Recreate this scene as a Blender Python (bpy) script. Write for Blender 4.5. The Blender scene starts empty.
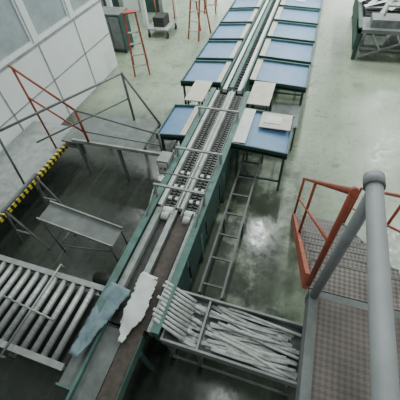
import bpy, bmesh, math, random
from mathutils import Matrix, Vector, noise as mnoise
random.seed(7)
sc=bpy.context.scene

# ---------------- materials ----------------
def mat(name,col,rough=.5,metal=0,var=.25,scale=6,bump=0,col2=None,stretch=None,detail=6,grime=.6):
    m=bpy.data.materials.new(name); m.use_nodes=True
    nt=m.node_tree; N=nt.nodes; L=nt.links
    b=N['Principled BSDF']
    tc=N.new('ShaderNodeTexCoord'); mp=N.new('ShaderNodeMapping')
    if stretch: mp.inputs['Scale'].default_value=stretch
    L.new(tc.outputs['Object'],mp.inputs[0])
    n=N.new('ShaderNodeTexNoise'); n.inputs['Scale'].default_value=scale; n.inputs['Detail'].default_value=detail; n.inputs['Roughness'].default_value=.65
    L.new(mp.outputs[0],n.inputs['Vector'])
    r=N.new('ShaderNodeValToRGB')
    c2=col2 if col2 else tuple(c*(1-var) for c in col)
    r.color_ramp.elements[0].position=.35; r.color_ramp.elements[1].position=.65
    r.color_ramp.elements[0].color=(*c2,1); r.color_ramp.elements[1].color=(*col,1)
    L.new(n.outputs['Fac'],r.inputs[0])
    n2=N.new('ShaderNodeTexNoise'); n2.inputs['Scale'].default_value=scale*.37+1; n2.inputs['Detail'].default_value=8; n2.inputs['Roughness'].default_value=.75
    L.new(tc.outputs['Object'],n2.inputs['Vector'])
    r2=N.new('ShaderNodeMapRange'); r2.inputs[1].default_value=.46; r2.inputs[2].default_value=.70; r2.inputs[4].default_value=grime
    L.new(n2.outputs['Fac'],r2.inputs[0])
    mx=N.new('ShaderNodeMixRGB'); L.new(r2.outputs[0],mx.inputs[0]); L.new(r.outputs[0],mx.inputs[1])
    mx.inputs[2].default_value=(col[0]*.42+.012,col[1]*.38+.008,col[2]*.33+.005,1)
    L.new(mx.outputs[0],b.inputs['Base Color'])
    b.inputs['Roughness'].default_value=rough; b.inputs['Metallic'].default_value=metal
    if bump:
        bp=N.new('ShaderNodeBump'); bp.inputs['Strength'].default_value=bump; bp.inputs['Distance'].default_value=.02
        L.new(n.outputs['Fac'],bp.inputs['Height']); L.new(bp.outputs[0],b.inputs['Normal'])
    return m
TEAL=mat('teal_paint',(.105,.215,.195),.6,0,.4)
DTEAL=mat('dark_teal_paint',(.035,.09,.08),.6,0,.4)
STEEL=mat('steel',(.40,.43,.42),.5,.5,.3,12)
GREYP=mat('grey_paint',(.19,.21,.21),.6,0,.35)
RAILP=mat('rail_grey_paint',(.28,.30,.31),.5,0,.2,grime=.25)
LGREY=mat('light_grey_paint',(.38,.41,.40),.55,0,.35)
DARK=mat('dark_rubber',(.025,.025,.025),.6,0,.4,20)
DARKM=mat('dark_metal',(.06,.065,.06),.55,.3,.5,10)
SLAT=mat('grey_slat',(.13,.135,.13),.5,.1,.5,14)
BROWN=mat('worn_belt',(.10,.083,.07),.7,0,.45,18)
WHITE=mat('white_plastic',(.76,.80,.78),.45,0,.15,8,grime=.35)
WALLW=mat('white_panel',(.84,.88,.89),.5,0,.05,3,grime=.06)
BLUE=mat('blue_mat',(.12,.25,.46),.42,0,.22,3,grime=.25)
PBLUE=mat('pale_blue_foam',(.22,.33,.38),.6,0,.5,9,.4)
BEIGE=mat('beige_board',(.60,.55,.48),.6,0,.15,5,grime=.3)
CARD=mat('white_card',(.72,.75,.74),.6,0,.2,6,grime=.35)
ORANGE=mat('orange_red_paint',(.40,.09,.05),.55,0,.35,10,grime=.45)
STRIP=mat('plastic_strip',(.60,.63,.62),.55,0,.4,12,grime=.4)
TILE=mat('galvanised_roller',(.50,.53,.52),.45,.35,.35,9,stretch=(1,6,1))
YEL=mat('yellow_tape',(.75,.60,.05),.5,0,.1,grime=.1)
BLK=mat('black_tape',(.02,.02,.02),.5,0,.1)
PANE=mat('window_pane',(.48,.55,.57),.12,0,.35,1.2,grime=.1)
def emis(name,col,e):
    m=bpy.data.materials.new(name); m.use_nodes=True; b=m.node_tree.nodes['Principled BSDF']
    b.inputs['Base Color'].default_value=(.8,.8,.8,1); b.inputs['Emission Color'].default_value=(*col,1); b.inputs['Emission Strength'].default_value=e; return m
GLARE=emis('daylit_glazing',(.95,1,1),9.0)  # glowing panes of the added back windows

def checker_plate(name,c1,c2,s=32):
    m=bpy.data.materials.new(name); m.use_nodes=True
    nt=m.node_tree; N=nt.nodes; L=nt.links; b=N['Principled BSDF']
    tc=N.new('ShaderNodeTexCoord'); mp=N.new('ShaderNodeMapping'); mp.inputs['Rotation'].default_value=(0,0,.785); mp.inputs['Scale'].default_value=(s,s,s)
    v=N.new('ShaderNodeTexChecker'); v.inputs['Scale'].default_value=1
    L.new(tc.outputs['Object'],mp.inputs[0]); L.new(mp.outputs[0],v.inputs[0])
    v.inputs['Color1'].default_value=(*c1,1); v.inputs['Color2'].default_value=(*c2,1)
    n=N.new('ShaderNodeTexNoise'); n.inputs['Scale'].default_value=5; n.inputs['Detail'].default_value=5
    L.new(tc.outputs['Object'],n.inputs['Vector'])
    mx=N.new('ShaderNodeMixRGB'); mx.blend_type='MULTIPLY'; mx.inputs[0].default_value=.7
    L.new(v.outputs[0],mx.inputs[1]); L.new(n.outputs['Fac'],mx.inputs[2]); L.new(mx.outputs[0],b.inputs['Base Color'])
    bp=N.new('ShaderNodeBump'); bp.inputs['Strength'].default_value=.5; bp.inputs['Distance'].default_value=.004
    L.new(v.outputs['Fac'],bp.inputs['Height']); L.new(bp.outputs[0],b.inputs['Normal'])
    b.inputs['Roughness'].default_value=.5; b.inputs['Metallic'].default_value=.2
    return m
TREAD=checker_plate('expanded_metal_tread',(.19,.165,.15),(.34,.305,.285),40)
RTREAD=checker_plate('worn_checker_plate',(.18,.15,.14),(.25,.215,.20),40)

# ---------------- mesh builder ----------------
class B:
    def __init__(s,name): s.name=name; s.bm=bmesh.new(); s.mats=[]
    def mi(s,m):
        if m not in s.mats: s.mats.append(m)
        return s.mats.index(m)
    def face(s,vs,m,smooth=False):
        f=s.bm.faces.new(vs); f.material_index=s.mi(m); f.smooth=smooth; return f
    def box(s,x0,x1,y0,y1,z0,z1,m,M=None):
        p=[Vector((x,y,z)) for z in(z0,z1) for y in(y0,y1) for x in(x0,x1)]
        if M: p=[M@q for q in p]
        v=[s.bm.verts.new(q) for q in p]
        for f in((0,2,3,1),(4,5,7,6),(0,1,5,4),(2,6,7,3),(0,4,6,2),(1,3,7,5)): s.face([v[i] for i in f],m)
    def frame(s,p,q):
        p=Vector(p);q=Vector(q); d=(q-p).normalized()
        up=Vector((0,0,1)) if abs(d.z)<.95 else Vector((0,1,0))
        a=d.cross(up).normalized(); b=a.cross(d).normalized(); return p,q,a,b
    def tube(s,p,q,r,m,n=10,r2=None):
        p,q,a,b=s.frame(p,q); r2=r if r2 is None else r2
        A=[s.bm.verts.new(p+(a*math.cos(t)+b*math.sin(t))*r) for t in[2*math.pi*i/n for i in range(n)]]
        C=[s.bm.verts.new(q+(a*math.cos(t)+b*math.sin(t))*r2) for t in[2*math.pi*i/n for i in range(n)]]
        for i in range(n): s.face([A[i],A[(i+1)%n],C[(i+1)%n],C[i]],m,True)
        s.face(A[::-1],m); s.face(C,m)
    def bar(s,p,q,w,h,m):
        p,q,a,b=s.frame(p,q)
        A=[s.bm.verts.new(p+a*i*w/2+b*j*h/2) for i,j in((-1,-1),(1,-1),(1,1),(-1,1))]
        C=[s.bm.verts.new(q+a*i*w/2+b*j*h/2) for i,j in((-1,-1),(1,-1),(1,1),(-1,1))]
        for i in range(4): s.face([A[i],A[(i+1)%4],C[(i+1)%4],C[i]],m)
        s.face(A[::-1],m); s.face(C,m)
    def path(s,pts,r,m,n=8,flat=1):
        rings=[]
        pts=[Vector(p) for p in pts]
        for i,p in enumerate(pts):
            d=(pts[min(i+1,len(pts)-1)]-pts[max(i-1,0)]).normalized()
            up=Vector((0,0,1)) if abs(d.z)<.95 else Vector((0,1,0))
            a=d.cross(up).normalized(); b=a.cross(d)
            rings.append([s.bm.verts.new(p+a*math.cos(t)*r+b*math.sin(t)*r*flat) for t in[2*math.pi*k/n for k in range(n)]])
        for i in range(len(rings)-1):
            for k in range(n): s.face([rings[i][k],rings[i][(k+1)%n],rings[i+1][(k+1)%n],rings[i+1][k]],m,True)
        s.face(rings[0][::-1],m); s.face(rings[-1],m)
    def crumple(s,left,right,z,m,amp=.03,nu=8,nv=26,jag=.012,freq=6):
        def samp(P,t):
            k=t*(len(P)-1); i=min(int(k),len(P)-2); f=k-i
            return Vector(P[i]).lerp(Vector(P[i+1]),f)
        g=[]
        for j in range(nv+1):
            t=j/nv; a=samp(left,t); b=samp(right,t)
            a=a+Vector((random.uniform(-jag,jag),random.uniform(-jag,jag))); b=b+Vector((random.uniform(-jag,jag),random.uniform(-jag,jag)))
            row=[]
            for i in range(nu+1):
                p=a.lerp(b,i/nu); h=mnoise.noise(Vector((p.x*freq,p.y*freq,z)))+.3*mnoise.noise(Vector((p.x*freq*2.3,p.y*freq*2.3,z+3)))
                row.append(s.bm.verts.new((p.x,p.y,z+amp*h)))
            g.append(row)
        for j in range(nv):
            for i in range(nu): s.face([g[j][i],g[j][i+1],g[j+1][i+1],g[j+1][i]],m,True)
    def done(s,solid=0,bevel=0,parent=None):
        bmesh.ops.recalc_face_normals(s.bm,faces=s.bm.faces)
        me=bpy.data.meshes.new(s.name)
        vs=[v.co for v in s.bm.verts]
        lo=Vector([min(v[i] for v in vs) for i in range(3)]); hi=Vector([max(v[i] for v in vs) for i in range(3)])
        c=Vector(((lo.x+hi.x)/2,(lo.y+hi.y)/2,lo.z))
        for v in s.bm.verts: v.co-=c
        s.bm.to_mesh(me); s.bm.free()
        for m in s.mats: me.materials.append(m)
        o=bpy.data.objects.new(s.name,me); o.location=c; sc.collection.objects.link(o)
        if parent: o.parent=parent; o.location=c-parent.location
        if solid: k=o.modifiers.new('t','SOLIDIFY'); k.thickness=solid
        if bevel: k=o.modifiers.new('b','BEVEL'); k.width=bevel; k.segments=2; k.limit_method='ANGLE'
        return o

# ---------------- floor ----------------
def floor_mat():
    m=bpy.data.materials.new('green_epoxy_floor'); m.use_nodes=True
    nt=m.node_tree; N=nt.nodes; L=nt.links; b=N['Principled BSDF']
    g=N.new('ShaderNodeNewGeometry'); sp=N.new('ShaderNodeSeparateXYZ'); L.new(g.outputs['Position'],sp.inputs[0])
    def noise(sc_,d=6,stretch=None,ro=.6):
        n=N.new('ShaderNodeTexNoise'); n.inputs['Scale'].default_value=sc_; n.inputs['Detail'].default_value=d; n.inputs['Roughness'].default_value=ro
        src=g.outputs['Position']
        if stretch:
            mp=N.new('ShaderNodeMapping'); mp.inputs['Scale'].default_value=stretch; L.new(src,mp.inputs[0]); src=mp.outputs[0]
        L.new(src,n.inputs['Vector']); return n.outputs['Fac']
    def mr(v,a,b_,c=0,d=1):
        n=N.new('ShaderNodeMapRange'); n.interpolation_type='SMOOTHSTEP'
        for i,x in enumerate((a,b_,c,d)): n.inputs[i+1].default_value=x
        L.new(v,n.inputs[0]); return n.outputs[0]
    def mth(op,a,b_):
        n=N.new('ShaderNodeMath'); n.operation=op
        for i,x in enumerate((a,b_)):
            if isinstance(x,(int,float)): n.inputs[i].default_value=x
            else: L.new(x,n.inputs[i])
        return n.outputs[0]
    def mix(f,a,b_):
        n=N.new('ShaderNodeMixRGB'); L.new(f,n.inputs[0])
        for i,x in ((1,a),(2,b_)):
            if isinstance(x,tuple): n.inputs[i].default_value=(*x,1)
            else: L.new(x,n.inputs[i])
        return n.outputs[0]
    n1=noise(.5); n2=noise(2.2); n3=noise(9); n4=noise(1.3,9); st=noise(2.5,8,(3,.5,1),.7)
    base=mix(mr(n1,.35,.65),(.235,.28,.205),(.31,.355,.265))
    base=mix(mth('MULTIPLY',mr(n2,.5,.7),.45),base,(.15,.18,.135))
    base=mix(mth('MULTIPLY',mr(st,.50,.70),.45),base,(.12,.14,.105))
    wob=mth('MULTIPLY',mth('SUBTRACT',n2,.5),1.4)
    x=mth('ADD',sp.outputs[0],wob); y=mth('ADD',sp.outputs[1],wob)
    shade_dirt=mth('MULTIPLY',mr(x,-1.6,-2.0),mr(y,6.6,4.8))  # left floor: dirt plus shade under the structures, painted into the colour
    base=mix(mth('MULTIPLY',shade_dirt,.92),base,(.045,.05,.045))
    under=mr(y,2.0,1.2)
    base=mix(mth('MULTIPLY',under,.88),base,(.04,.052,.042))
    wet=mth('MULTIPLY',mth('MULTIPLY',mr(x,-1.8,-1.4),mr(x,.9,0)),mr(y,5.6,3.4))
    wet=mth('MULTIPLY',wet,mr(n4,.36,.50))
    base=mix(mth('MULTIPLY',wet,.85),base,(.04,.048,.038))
    spots=mth('MULTIPLY',mr(noise(1.7,8),.56,.66),mr(y,12,6)); base=mix(mth('MULTIPLY',spots,.4),base,(.10,.12,.09))
    light=mth('MULTIPLY',mth('MULTIPLY',shade_dirt,mr(st,.55,.7)),.4)
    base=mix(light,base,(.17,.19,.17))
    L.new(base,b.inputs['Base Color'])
    rough=mth('ADD',mth('MULTIPLY',mr(n3,.3,.7),.16),.24)
    rough=mth('SUBTRACT',rough,mth('MULTIPLY',wet,.14)); rough=mth('SUBTRACT',rough,mth('MULTIPLY',spots,.10))
    rough=mth('SUBTRACT',rough,mth('MULTIPLY',mth('MULTIPLY',shade_dirt,mr(n4,.4,.55)),.12))
    rough=mth('MAXIMUM',rough,.06)
    L.new(rough,b.inputs['Roughness'])
    bp=N.new('ShaderNodeBump'); bp.inputs['Strength'].default_value=.12; bp.inputs['Distance'].default_value=.02
    L.new(n2,bp.inputs['Height']); L.new(bp.outputs[0],b.inputs['Normal'])
    return m
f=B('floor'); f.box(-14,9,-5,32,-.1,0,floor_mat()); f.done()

# ---------------- office (left) ----------------
wx=-5.64; sl=1.85; tp=3.15
w=B('wall_left')
w.box(wx-.12,wx,1.0,8.15,0,sl,WALLW)
w.box(wx-.12,wx,1.0,8.15,tp,3.8,WALLW)
for y0,y1 in ((1.0,1.15),(2.45,2.6),(3.9,4.05),(5.35,5.5),(6.75,6.9),(8.0,8.15)): w.box(wx-.12,wx,y0,y1,sl,tp,WALLW)
w.box(wx,wx+.03,1,8.15,sl-.06,sl-.02,LGREY)
for y in (2.5,3.97,5.42,6.82): w.box(wx,wx+.012,y-.015,y+.015,0,sl-.06,LGREY)
w.box(wx,wx+.012,1,8.15,.95,.98,LGREY)
w.done()
ys=[(1.15,2.45),(2.6,3.9),(4.05,5.35),(5.5,6.75),(6.9,8.0)]
for i,(a,c) in enumerate(ys):
    o=B('window_%d'%(i+1))
    o.box(wx-.08,wx-.06,a+.01,c-.01,sl+.01,tp-.01,PANE)
    for (p,q) in ((a+.005,a+.055),(c-.055,c-.005)): o.box(wx-.1,wx-.03,p,q,sl+.005,tp-.005,WALLW)
    o.box(wx-.1,wx-.03,a+.055,c-.055,sl+.005,sl+.06,WALLW); o.box(wx-.1,wx-.03,a+.055,c-.055,tp-.06,tp-.005,WALLW)
    o.done()
w=B('wall_left_end'); w.box(-9.5,wx-.125,8.03,8.15,0,3.8,WALLW); w.done()
w=B('wall_back_left'); w.box(-13.5,-5.9,12.6,12.75,0,3.6,WALLW); w.done()
for i in range(9):
    w=B('trim_%d'%(i+1)); w.box(-13.2+i*.9,-13.05+i*.9,12.5,12.595,0,3.6,LGREY); w.done()
w=B('wall_back'); w.box(-14,9,31,31.2,0,7,WALLW); w.done()
for i in range(5):  # unseen back windows, added to throw glare onto the floor
    x=-9.5+i*3.4; o=B('window_%d'%(6+i)); o.box(x,x+2.8,30.93,30.96,2.2,5.8,GLARE)
    o.box(x-.06,x,30.9,30.99,2.14,5.86,LGREY); o.box(x+2.8,x+2.86,30.9,30.99,2.14,5.86,LGREY); o.box(x,x+2.8,30.9,30.99,2.14,2.2,LGREY); o.box(x,x+2.8,30.9,30.99,5.8,5.86,LGREY); o.box(x+1.37,x+1.43,30.9,30.93,2.2,5.8,LGREY)
    o.done()
for i,x in enumerate((-8.52,-6.72)):
    o=B('door_%d'%(i+1)); o.box(x,x+.7,12.52,12.59,0,2.1,DTEAL); o.box(x+.1,x+.6,12.50,12.52,1.1,1.9,PANE); o.tube((x+.62,12.48,1.0),(x+.62,12.48,1.15),.015,STEEL); o.done()
for x,y in ((-6.6,10.0),(-6.0,11.2),(-5.2,12.2)):
    o=B('column'); o.box(x-.07,x+.07,y-.07,y+.07,0,4.5,WHITE); o.box(x-.14,x+.14,y-.14,y+.14,0,.02,LGREY); o.done()
o=B('tool_cabinet'); o.box(-6.5,-5.7,8.95,9.5,.08,1.15,DTEAL); o.box(-6.46,-6.12,8.93,8.95,.14,1.1,GREYP); o.box(-6.08,-5.74,8.93,8.95,.14,1.1,GREYP)
o.box(-6.53,-5.67,8.92,9.53,1.15,1.18,GREYP)
for x in(-6.45,-5.75):
    for y in(9.0,9.45): o.box(x-.03,x+.03,y-.03,y+.03,0,.08,DARKM)
o.done()

# ---------------- grading conveyor (near) ----------------
o=B('grading_conveyor')
Y0,Y1=.75,5.75
for x in(-1.75,-1.0):
    o.box(x-.03,x+.03,Y0,Y1,.72,1.02,TEAL)
    o.box(x-.05,x+.05,Y0,Y1,1.02,1.035,TEAL)
o.box(-1.72,-1.03,Y0,Y1,.78,.82,DARKM)
for y in (.95,2.3,3.6,4.9):
    for x in(-1.75,-1.0):
        o.box(x-.04,x+.04,y-.04,y+.04,0,.72,TEAL); o.box(x-.05,x+.05,y-.08,y+.08,0,.012,DARKM)
    o.bar((-1.71,y,.3),(-1.04,y,.3),.05,.05,TEAL)
o.bar((-1.75,1,.3),(-1.75,4.9,.3),.05,.05,TEAL); o.bar((-1.0,1,.3),(-1.0,4.9,.3),.05,.05,TEAL)
for i in range(6): o.box(-.985,-.965,1.0+i*.78,1.72+i*.78,.30,.95,DTEAL)
o.box(-1.69,-1.60,Y0,2.45,.82,.98,LGREY)
o.box(-1.59,-1.45,Y0,2.45,.82,.90,DARKM)
o.box(-1.44,-1.36,Y0,2.45,.82,.99,STEEL)
o.box(-1.13,-1.11,Y0,2.45,.82,1.0,DARK)
o.box(-1.10,-1.05,Y0,2.45,.82,1.0,STEEL)
for xc in(-1.52,-1.18):
    o.box(xc-.095,xc+.095,2.5,Y1,.84,.91,DARK)
    y=2.54; i=0
    while y<Y1-.05:
        o.box(xc-.085,xc+.085,y,y+.034,.91,.935,SLAT)
        o.box(xc-.014,xc+.014,y+.004,y+.03,.935,.955,DARKM)
        if i in(2,6,11):
            for s in(-1,1):
                a,c=sorted((xc+s*.03,xc+s*.078)); o.box(a,c,y-.01,y+.04,.935,.975,WHITE)
        y+=.062; i+=1
    o.tube((xc-.08,2.46,.90),(xc+.08,2.46,.90),.075,WHITE,16)
    o.tube((xc-.055,2.34,.94),(xc+.055,2.34,.94),.06,CARD,14)
    o.box(xc-.108,xc-.098,2.36,Y1,.86,1.0,LGREY); o.box(xc+.098,xc+.108,2.36,Y1,.86,1.0,LGREY)
o.box(-1.70,-1.64,2.5,Y1,.9,.985,WHITE); o.box(-1.40,-1.30,2.5,Y1,.9,.99,WHITE); o.box(-1.065,-1.035,2.5,Y1,.9,.985,LGREY)
o.tube((-1.35,2.5,1.02),(-1.35,Y1,1.02),.014,STEEL)
for y,h in((2.62,1.28),(3.55,1.2),(4.75,1.2)):
    for x in(-1.75,-1.0): o.box(x-.02,x+.02,y-.02,y+.02,1.03,h,LGREY)
    o.bar((-1.77,y,h),(-.98,y,h),.035,.03,LGREY)
o.tube((-1.75,2.62,1.26),(-1.75,2.2,1.03),.012,STEEL); o.tube((-1.0,2.62,1.26),(-1.0,2.2,1.03),.012,STEEL)
o.tube((-1.78,3.0,1.14),(-.97,3.0,1.14),.014,STEEL)
o.box(-1.34,-1.15,-.62,2.42,.86,.93,BROWN)
for y in(-.62,2.42): o.tube((-1.35,y,.895),(-1.14,y,.895),.036,DARKM,14)
o.box(-1.60,-1.36,-.6,.70,.78,.90,GREYP); o.box(-1.135,-1.128,-.6,.70,.80,.97,TEAL); o.box(-1.63,-1.60,-.6,.70,.7,.97,TEAL)
for y in(-.45,.55):
    for x in(-1.60,-1.15): o.box(x-.025,x+.025,y-.025,y+.025,0,.78,TEAL)
o.box(-1.82,-1.645,.02,1.0,.84,.90,GREYP); o.box(-1.83,-1.64,-.0,.02,.7,.93,TEAL)
GC=o.done()
o=B('pale_blue_sheet'); o.crumple([(-1.80,.30),(-1.80,.6),(-1.79,.9),(-1.74,1.16)],[(-1.68,.28),(-1.60,.60),(-1.52,.86),(-1.46,1.12)],1.045,PBLUE,amp=.02,freq=5,jag=.010); o.done(solid=.008,parent=GC)
o=B('torn_white_sheet'); o.crumple([(-1.36,.56),(-1.41,.76),(-1.45,.92),(-1.44,1.10),(-1.46,1.25),(-1.44,1.40)],[(-1.32,.55),(-1.25,.72),(-1.19,.90),(-1.20,1.08),(-1.21,1.25),(-1.22,1.36)],1.015,CARD,amp=.02,nu=10,nv=30,jag=.014,freq=5); o.done(solid=.003,parent=GC)
o=B('control_box'); o.box(-2.02,-1.82,3.25,3.5,.80,1.12,LGREY); o.box(-2.0,-1.84,3.24,3.25,.84,1.08,WHITE); o.tube((-1.95,3.235,.98),(-1.95,3.21,.98),.02,ORANGE); o.tube((-1.88,3.235,.98),(-1.88,3.21,.98),.02,DTEAL); o.box(-1.95,-1.91,3.35,3.39,0,.80,LGREY); o.done(bevel=.008)

# ---------------- far packing line ----------------
o=B('sorting_line')
ya,yb=5.8,22
o.box(-1.62,-1.60,ya,yb,.7,1.06,TEAL); o.box(-1.14,-1.12,ya,yb,.7,1.06,TEAL)
o.box(-1.60,-1.14,ya,yb,.80,.92,DARKM)
o.box(-1.57,-1.49,ya,yb,.92,1.0,WHITE); o.box(-1.42,-1.34,ya,yb,.92,1.06,TEAL); o.box(-1.25,-1.17,ya,yb,.92,1.0,WHITE)
y=ya
while y<yb:
    o.box(-1.48,-1.43,y,y+.06,.92,.98,DARK); o.box(-1.33,-1.26,y,y+.06,.92,.98,DARK); y+=.12
for i in range(8):
    y=6.4+i*2.2
    for x in(-1.61,-1.13): o.box(x-.03,x+.03,y-.03,y+.03,0,.7,TEAL)
o.done()

def table(xa,xb,y0,y1,side,extra=None,tilt=.06):
    o=B('packing_table')
    zin,zo=1.0,1.0-tilt
    def z(x):
        t=(x-xa)/(xb-xa); t=t if side>0 else 1-t
        return zin+(zo-zin)*t
    def slab(x0,x1,a,c,d0,d1,m):
        v=[o.bm.verts.new((x,y,z(x)+d)) for d in(d0,d1) for y in(a,c) for x in(x0,x1)]
        for fc in((0,2,3,1),(4,5,7,6),(0,1,5,4),(2,6,7,3),(0,4,6,2),(1,3,7,5)): o.face([v[i] for i in fc],m)
    slab(xa,xb,y0,y1,-.05,-.02,DARKM)
    slab(xa+.03,xb-.03,y0+.03,y1-.03,-.02,0,BLUE)
    slab(xa,xb,y0,y0+.025,-.08,.05,DTEAL); slab(xa,xb,y1-.025,y1,-.06,.05,TEAL)
    if side>0: slab(xb-.025,xb,y0+.025,y1-.025,-.06,.04,TEAL); slab(xa,xa+.13,y0+.025,y1-.025,-.01,.035,BEIGE)
    else: slab(xa,xa+.025,y0+.025,y1-.025,-.06,.04,TEAL); slab(xb-.11,xb,y0+.025,y1-.025,-.01,.035,BEIGE)
    xo=xb-.05 if side>0 else xa+.05; xi=xa+.1 if side>0 else xb-.1
    for y in(y0+.06,y1-.06):
        for x in(xo,xi): o.box(x-.02,x+.02,y-.02,y+.02,0,.9,DTEAL)
        o.bar((xo,y,.25),(xi,y,.25),.03,.03,DTEAL)
    o.bar((xo,y0+.06,.25),(xo,y1-.06,.25),.03,.03,DTEAL)
    if extra=='paper':
        px=random.uniform(xa+.2,xb-.45); py=random.uniform(y0+.1,y1-.4); slab(px,px+random.uniform(.14,.28),py,py+random.uniform(.1,.25),.0,.02,CARD)
    elif extra: extra(o)
    return o.done()
p=1.12
for i in range(13):
    table(-1.08,.13,6.2+i*p,6.2+i*p+1.0,1,'paper' if i in(4,7,10) else None)
    table(-2.6,-1.66,5.95+i*p,5.95+i*p+1.0,-1,'paper' if i in(6,8) else None)
def ex(o):
    o.box(-.58,-.02,4.62,5.08,1.03,1.045,BEIGE); o.box(-.93,-.72,4.1,5.12,1.035,1.05,CARD)
    o.box(-.50,-.2,4.75,4.98,1.045,1.055,CARD)
table(-.95,.02,4.05,5.15,1,ex); table(-2.4,-1.82,4.05,5.05,-1)
o=B('cover_panel'); o.box(-.94,-.50,5.25,6.1,1.06,1.08,BEIGE)
for x,y in((-.92,5.3),(-.55,5.3),(-.92,6.05),(-.55,6.05)): o.box(x-.015,x+.015,y-.015,y+.015,0,1.06,DTEAL)
o.box(-.50,.1,5.3,6.1,.6,.62,GREYP)
for x,y in((.07,5.33),(.07,6.07)): o.box(x-.015,x+.015,y-.015,y+.015,0,.62,DTEAL)
o.done()
o=B('side_shelf'); o.box(-2.2,-1.82,5.12,5.9,1.06,1.08,BEIGE)
for x,y in((-2.15,5.2),(-1.84,5.2),(-2.15,5.85),(-1.84,5.85)): o.box(x-.015,x+.015,y-.015,y+.015,0,1.06,DTEAL)
o.done()

# ---------------- roller conveyor ----------------
o=B('roller_conveyor')
for y in(.16,1.08):
    o.box(-4.6,-1.84,y-.02,y+.02,.80,.93,LGREY); o.box(-4.6,-1.84,y-.035,y+.035,.925,.935,LGREY)
x=-4.52
while x<-1.86:
    o.tube((x,.18,.895),(x,1.06,.895),.038,TILE,14); o.tube((x,.13,.895),(x,1.11,.895),.008,DARKM,6); x+=.14
o.box(-4.6,-1.84,.2,1.04,.70,.71,DARKM)
for x in(-4.4,-3.1,-1.95):
    for y in(.16,1.08): o.box(x-.025,x+.025,y-.025,y+.025,0,.8,GREYP); o.box(x-.06,x+.06,y-.06,y+.06,0,.01,GREYP)
    o.bar((x,.16,.25),(x,1.08,.25),.03,.03,GREYP)
o.tube((-3.0,.62,.99),(-2.2,.55,.99),.012,STEEL); o.tube((-2.55,.05,.99),(-2.55,1.2,.99),.014,STEEL)
o.tube((-2.55,.05,.99),(-2.55,.05,.86),.012,STEEL); o.tube((-2.55,1.2,.99),(-2.55,1.2,.86),.012,STEEL)
o.done()

# ---------------- tray with plastic strips ----------------
o=B('collection_tray_table')
xb,yA,yB=.58,.74,1.33
o.box(-.945,xb,yA,yB,.80,.82,GREYP)
for y in(yA,yB): o.box(-.945,xb,y-.012,y+.012,.76,.93,LGREY)
for x in(-.933,-.52,xb): o.box(x-.012,x+.012,yA,yB,.76,.92,LGREY)
for x in(-.90,-.52,xb-.03):
    for y in(yA+.03,yB-.03): o.box(x-.02,x+.02,y-.02,y+.02,0,.8,GREYP)
    o.bar((x,yA+.03,.2),(x,yB-.03,.2),.03,.03,GREYP)
o.bar((-.94,yA,.2),(xb,yA,.2),.03,.03,GREYP)
TT=o.done()
o=B('plastic_strips')
for i in range(80):
    comp=i%5<2
    cx=random.uniform(-.80,-.70) if comp else random.uniform(-.10,.16)
    hl=random.uniform(.18,.25) if comp else random.uniform(.32,.50)
    cy=random.uniform(.80,1.27); an=random.gauss(-.06,.09) if not comp else random.gauss(-.18,.09); z=.84+.0008*i+random.uniform(0,.012)
    hl=min(hl,(cx+.91) if comp else min(cx+.5,.55-cx)); bend=random.uniform(-.03,.03)
    pts=[]
    for k in range(6):
        t=k/2.5-1
        pts.append((cx+hl*t*math.cos(an),min(1.29,max(.78,cy+hl*t*math.sin(an)+bend*(1-t*t))),z+.004*math.sin(t*3+i)))
    o.path(pts,random.uniform(.014,.026),STRIP,8,random.choice((.12,.18,.3)))
for i in range(10):
    y=.84+.05*i; e=random.uniform(-.05,.03); o.path([(-1.08+e,y+.05,1.05),(-.98,y+.025,1.03),(-.86,y,.97),(-.68,y-.04,.92)],.018,STRIP,8,.25)
o.done(parent=TT)

# ---------------- long ladder frame by the machine ----------------
o=B('ladder_frame')
for x in(-.78,-.46):
    o.bar((x,1.55,.45),(x,4.9,.45),.03,.05,GREYP)
    for y in(1.6,2.9,4.8): o.box(x-.02,x+.02,y-.02,y+.02,0,.43,GREYP)
for i in range(8): o.bar((-.78,1.7+i*.43,.45),(-.46,1.7+i*.43,.45),.025,.025,GREYP)
o.done()

# ---------------- right stairs & platform ----------------
o=B('access_stairs')
top=(1.12,2.40); bot=(3.42,.12)
for x in(.32,1.12):
    o.bar((x,top[0],top[1]-.04),(x,bot[0]+.1,bot[1]-.04),.035,.12,ORANGE if x<1 else GREYP)
n=10
for i in range(n):
    t=(i+.5)/n; y=top[0]+(bot[0]-top[0])*t; z=top[1]+(bot[1]-top[1])*t
    o.box(.35,1.09,y-.12,y+.12,z-.03,z,TREAD); o.box(.35,1.09,y+.12,y+.13,z-.04,z+.003,GREYP)
for x in(.33,1.13):
    o.tube((x,1.06,3.42),(x,3.46,1.08),.019,ORANGE)
    o.tube((x,1.10,2.95),(x,3.46,.62),.013,ORANGE)
    o.tube((x,3.46,1.08),(x,3.46,0),.019,ORANGE); o.tube((x,1.08,3.42),(x,1.08,2.40),.019,ORANGE)
    o.tube((x,2.26,2.25),(x,2.26,1.25),.015,ORANGE)
ST=o.done()
o=B('platform')
o.box(.40,2.2,-1.6,1.0,2.36,2.40,RTREAD); o.box(-1.2,.38,-1.6,-.45,2.36,2.40,RTREAD)
o.box(.34,.40,-.45,1.02,2.28,2.42,GREYP)
o.box(.34,2.2,1.0,1.05,2.25,2.40,GREYP)
for x,y in((.66,.95),(2.1,.95),(.66,-1.5),(2.1,-1.5),(-1.0,-1.5),(-1.0,-.8)): o.box(x-.04,x+.04,y-.04,y+.04,0,2.36,GREYP)
o.done(parent=ST)
o=B('platform_railing')
o.tube((.37,1.0,2.42),(.37,.98,3.52),.028,RAILP,14)
o.tube((.37,1.01,3.53),(.37,-1.5,3.53),.034,RAILP,18)
o.tube((.37,1.06,3.53),(.37,1.00,3.53),.042,RAILP,18)
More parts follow.
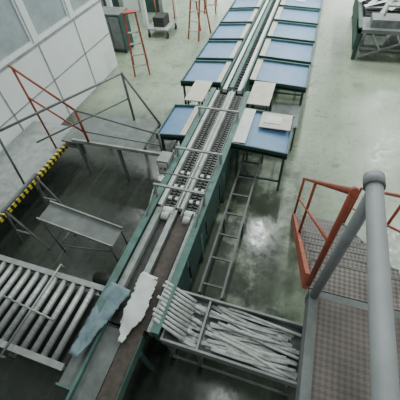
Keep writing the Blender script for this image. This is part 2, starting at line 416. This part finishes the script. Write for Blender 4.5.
o.tube((.37,-.5,2.42),(.37,-.5,3.52),.028,RAILP,14)
o.done(parent=ST)

# ---------------- left crossover walkway ----------------
o=B('walkway')
o.box(-5.6,-4.36,1.2,4.3,.55,.60,LGREY)
for i in range(28):
    y=1.2+i*.11
    o.box(-4.40,-4.33,y,y+.055,.54,.62,YEL); o.box(-4.40,-4.33,y+.055,y+.11,.54,.62,BLK)
for y in(1.3,2.7,4.2):
    for x in(-5.5,-4.42): o.box(x-.03,x+.03,y-.03,y+.03,0,.55,GREYP)
o.box(-3.95,-2.5,3.6,4.5,.88,.92,GREYP)
o.bar((-3.98,3.6,.90),(-2.05,3.6,.92),.04,.07,LGREY)
for x,y in((-3.9,3.62),(-3.0,3.62),(-2.12,3.62),(-3.9,4.47),(-3.0,4.47),(-2.52,4.47)): o.box(x-.025,x+.025,y-.025,y+.025,0,.9,GREYP)
for i in range(2): o.box(-4.32,-3.97,3.65,4.45,.66+.12*i-.02,.68+.12*i,GREYP)
WK=o.done()
o=B('walkway_railing')
o.tube((-4.55,3.6,2.32),(-3.6,3.6,1.62),.02,ORANGE); o.tube((-3.6,3.6,1.62),(-2.08,3.6,1.38),.018,GREYP)
o.tube((-4.5,3.6,1.75),(-3.6,3.6,1.15),.018,ORANGE)
o.tube((-3.6,3.6,1.63),(-3.6,3.6,.92),.024,ORANGE); o.tube((-4.5,3.6,2.30),(-4.5,3.6,.60),.02,ORANGE)
o.tube((-2.08,3.6,1.38),(-2.08,3.6,.92),.02,GREYP)
o.tube((-4.15,2.5,1.88),(-3.05,4.45,1.9),.02,GREYP); o.tube((-4.15,2.5,1.88),(-4.38,2.5,.6),.02,GREYP)
o.tube((-3.05,4.45,1.92),(-3.05,4.45,.9),.024,GREYP); o.tube((-3.05,4.45,1.9),(-2.5,4.45,.92),.022,GREYP)
o.tube((-4.0,2.9,1.4),(-3.05,4.45,1.4),.016,GREYP)
o.tube((-3.6,3.62,1.15),(-2.08,3.62,1.12),.014,GREYP)
o.done(parent=WK)
o=B('discharge_chute')
def zz(x): return .95-.28*(x+3.4)/1.2
for y in(1.78,2.12): o.bar((-3.4,y,zz(-3.4)),(-2.2,y,zz(-2.2)),.02,.06,LGREY)
M=[o.bm.verts.new((x,y,zz(x)-.02)) for x,y in((-3.4,1.79),(-2.2,1.79),(-2.2,2.11),(-3.4,2.11))]; o.face(M,GREYP)
for x in(-3.35,-2.25):
    for y in(1.78,2.12): o.tube((x,y,0),(x,y,zz(x)-.03),.014,GREYP)
    o.tube((x,1.78,.2),(x,2.12,.2),.012,GREYP)
o.tube((-3.35,1.78,.2),(-2.25,1.78,.5),.012,GREYP)
o.done()
o=B('trestle')
for y in(1.75,2.5):
    o.bar((-4.25,y,0),(-3.95,y,1.0),.03,.03,GREYP); o.bar((-3.65,y,0),(-3.95,y,1.0),.03,.03,GREYP); o.bar((-4.13,y,.4),(-3.77,y,.4),.03,.03,GREYP)
o.bar((-3.95,1.7,1.02),(-3.95,2.55,1.02),.05,.04,GREYP)
o.done()
o=B('gear_motor')
o.tube((-2.45,1.45,.16),(-2.1,1.45,.16),.10,DARKM,16); o.box(-2.1,-1.95,1.33,1.57,.04,.30,DTEAL); o.tube((-2.48,1.45,.16),(-2.45,1.45,.16),.085,DARK,16); o.box(-2.5,-1.92,1.32,1.58,0,.05,DARKM)
o.done()

# ---------------- step ladders far left ----------------
def stepladder(x,y,h,rz):
    o=B('stepladder')
    for s in(-1,1):
        o.bar((s*.22,-.35,0),(s*.15,0,h),.05,.03,ORANGE); o.bar((s*.22,.4,0),(s*.15,.02,h),.04,.03,ORANGE)
    k=int(h/.28)
    for i in range(1,k):
        t=i*.28/h; o.box(-.22+.07*t,.22-.07*t,-.35+.35*t-.04,-.35+.35*t+.04,i*.28,i*.28+.02,LGREY)
    o.box(-.18,.18,-.1,.1,h-.01,h+.02,ORANGE); o.bar((-.2,.25,.7),(.2,.25,.7),.02,.02,ORANGE)
    ob=o.done(); ob.location.x+=x; ob.location.y+=y; ob.rotation_euler=(0,0,rz)
stepladder(-4.75,8.0,1.6,.5); stepladder(-3.7,10.6,1.7,-.3); stepladder(-4.0,13.0,1.5,.2)
o=B('pallet_trolley')
o.box(-5.5,-4.7,10.2,11.1,.25,.3,LGREY)
for x in(-5.45,-4.75):
    for y in(10.25,11.05): o.tube((x-.02,y,.08),(x+.02,y,.08),.08,DARK,12); o.box(x-.02,x+.02,y-.02,y+.02,.08,.25,DARKM)
o.tube((-5.45,11.05,.3),(-5.45,11.05,1.0),.02,ORANGE);o.tube((-4.75,11.05,.3),(-4.75,11.05,1.0),.02,ORANGE);o.tube((-5.45,11.05,1.0),(-4.75,11.05,1.0),.02,ORANGE)
o.box(-5.3,-4.9,10.4,10.9,.3,.6,DARKM)
o.done()

# ---------------- machine, top right ----------------
o=B('sheet_cutting_machine')
o.box(1.2,4.2,9.7,10.6,.75,.85,GREYP); o.box(1.2,1.3,9.7,13.0,.3,.9,DTEAL)
o.box(1.3,4.2,12.6,13.2,.4,.9,DTEAL); o.box(1.3,4.2,10.6,12.6,.5,.6,DARKM)
for i in range(9): o.tube((1.4,10.85+i*.2,.80),(4.1,10.85+i*.2,.80),.05,DARKM,10)
for x in(1.3,2.8,4.1):
    for y in(9.8,12.9): o.box(x-.05,x+.05,y-.05,y+.05,0,.8,DTEAL)
o.bar((1.4,9.75,.35),(4.1,9.75,.35),.06,.06,GREYP); o.bar((1.4,9.7,.1),(2.8,9.7,.75),.05,.05,GREYP)
for xx in(1.6,2.2,2.8): o.bar((xx,9.72,.75),(xx+.3,9.72,.35),.04,.04,LGREY)
o.tube((1.8,10.15,.85),(1.8,10.15,1.3),.03,STEEL); o.tube((1.8,10.15,1.3),(3.6,10.15,1.3),.03,STEEL); o.tube((3.6,10.15,.85),(3.6,10.15,1.3),.03,STEEL)
o.box(2.9,4.2,9.75,10.3,.85,1.25,GREYP); o.box(2.98,3.4,9.73,9.75,.9,1.2,LGREY)
o.box(1.5,2.3,9.85,10.35,.85,1.05,GREYP); o.box(1.45,1.95,9.75,9.85,.45,.7,LGREY)
SM=o.done()
o=B('offcut_strips')
for i in range(46):
    x=random.uniform(1.6,3.3); y=random.uniform(10.8,12.7); a=random.uniform(-.5,1.4); l=random.uniform(.25,.6)
    o.bar((x-l*math.cos(a),y-l*math.sin(a),.90+.006*i),(x+l*math.cos(a),y+l*math.sin(a),.95+.010*i),.13,.008,WHITE if i%3 else LGREY)
o.done(parent=SM)

# ---------------- lights ----------------
w=bpy.data.worlds.new('w'); sc.world=w; w.use_nodes=True
w.node_tree.nodes['Background'].inputs[0].default_value=(.86,.95,.92,1); w.node_tree.nodes['Background'].inputs[1].default_value=.32
def area(x,y,z,sx,sy,e,col=(.92,1,.95)):
    l=bpy.data.lights.new('ceiling_light','AREA'); l.shape='RECTANGLE'; l.size=sx; l.size_y=sy; l.energy=e; l.color=col
    ob=bpy.data.objects.new('ceiling_light',l); ob.location=(x,y,z); sc.collection.objects.link(ob)
for y,e in((2.5,80),(9,300),(15,440),(22,480)):
    for x in(-6,-.5,5): area(x,y,7.5,.5,3.0,e*(1.15 if x==5 else 1))

# ---------------- camera ----------------
R=Matrix(((.9508,-.1949,.2409),(.3035,.7441,-.5953),(-.0633,.6391,.7667)))
cd=bpy.data.cameras.new('camera'); cam=bpy.data.objects.new('camera',cd); sc.collection.objects.link(cam)
q=R.to_quaternion(); q.normalize()
cam.matrix_world=Matrix.Translation((0,0,4.5))@q.to_matrix().to_4x4()
cd.sensor_width=36; cd.lens=36*304/400; cd.clip_start=.05
sc.camera=cam
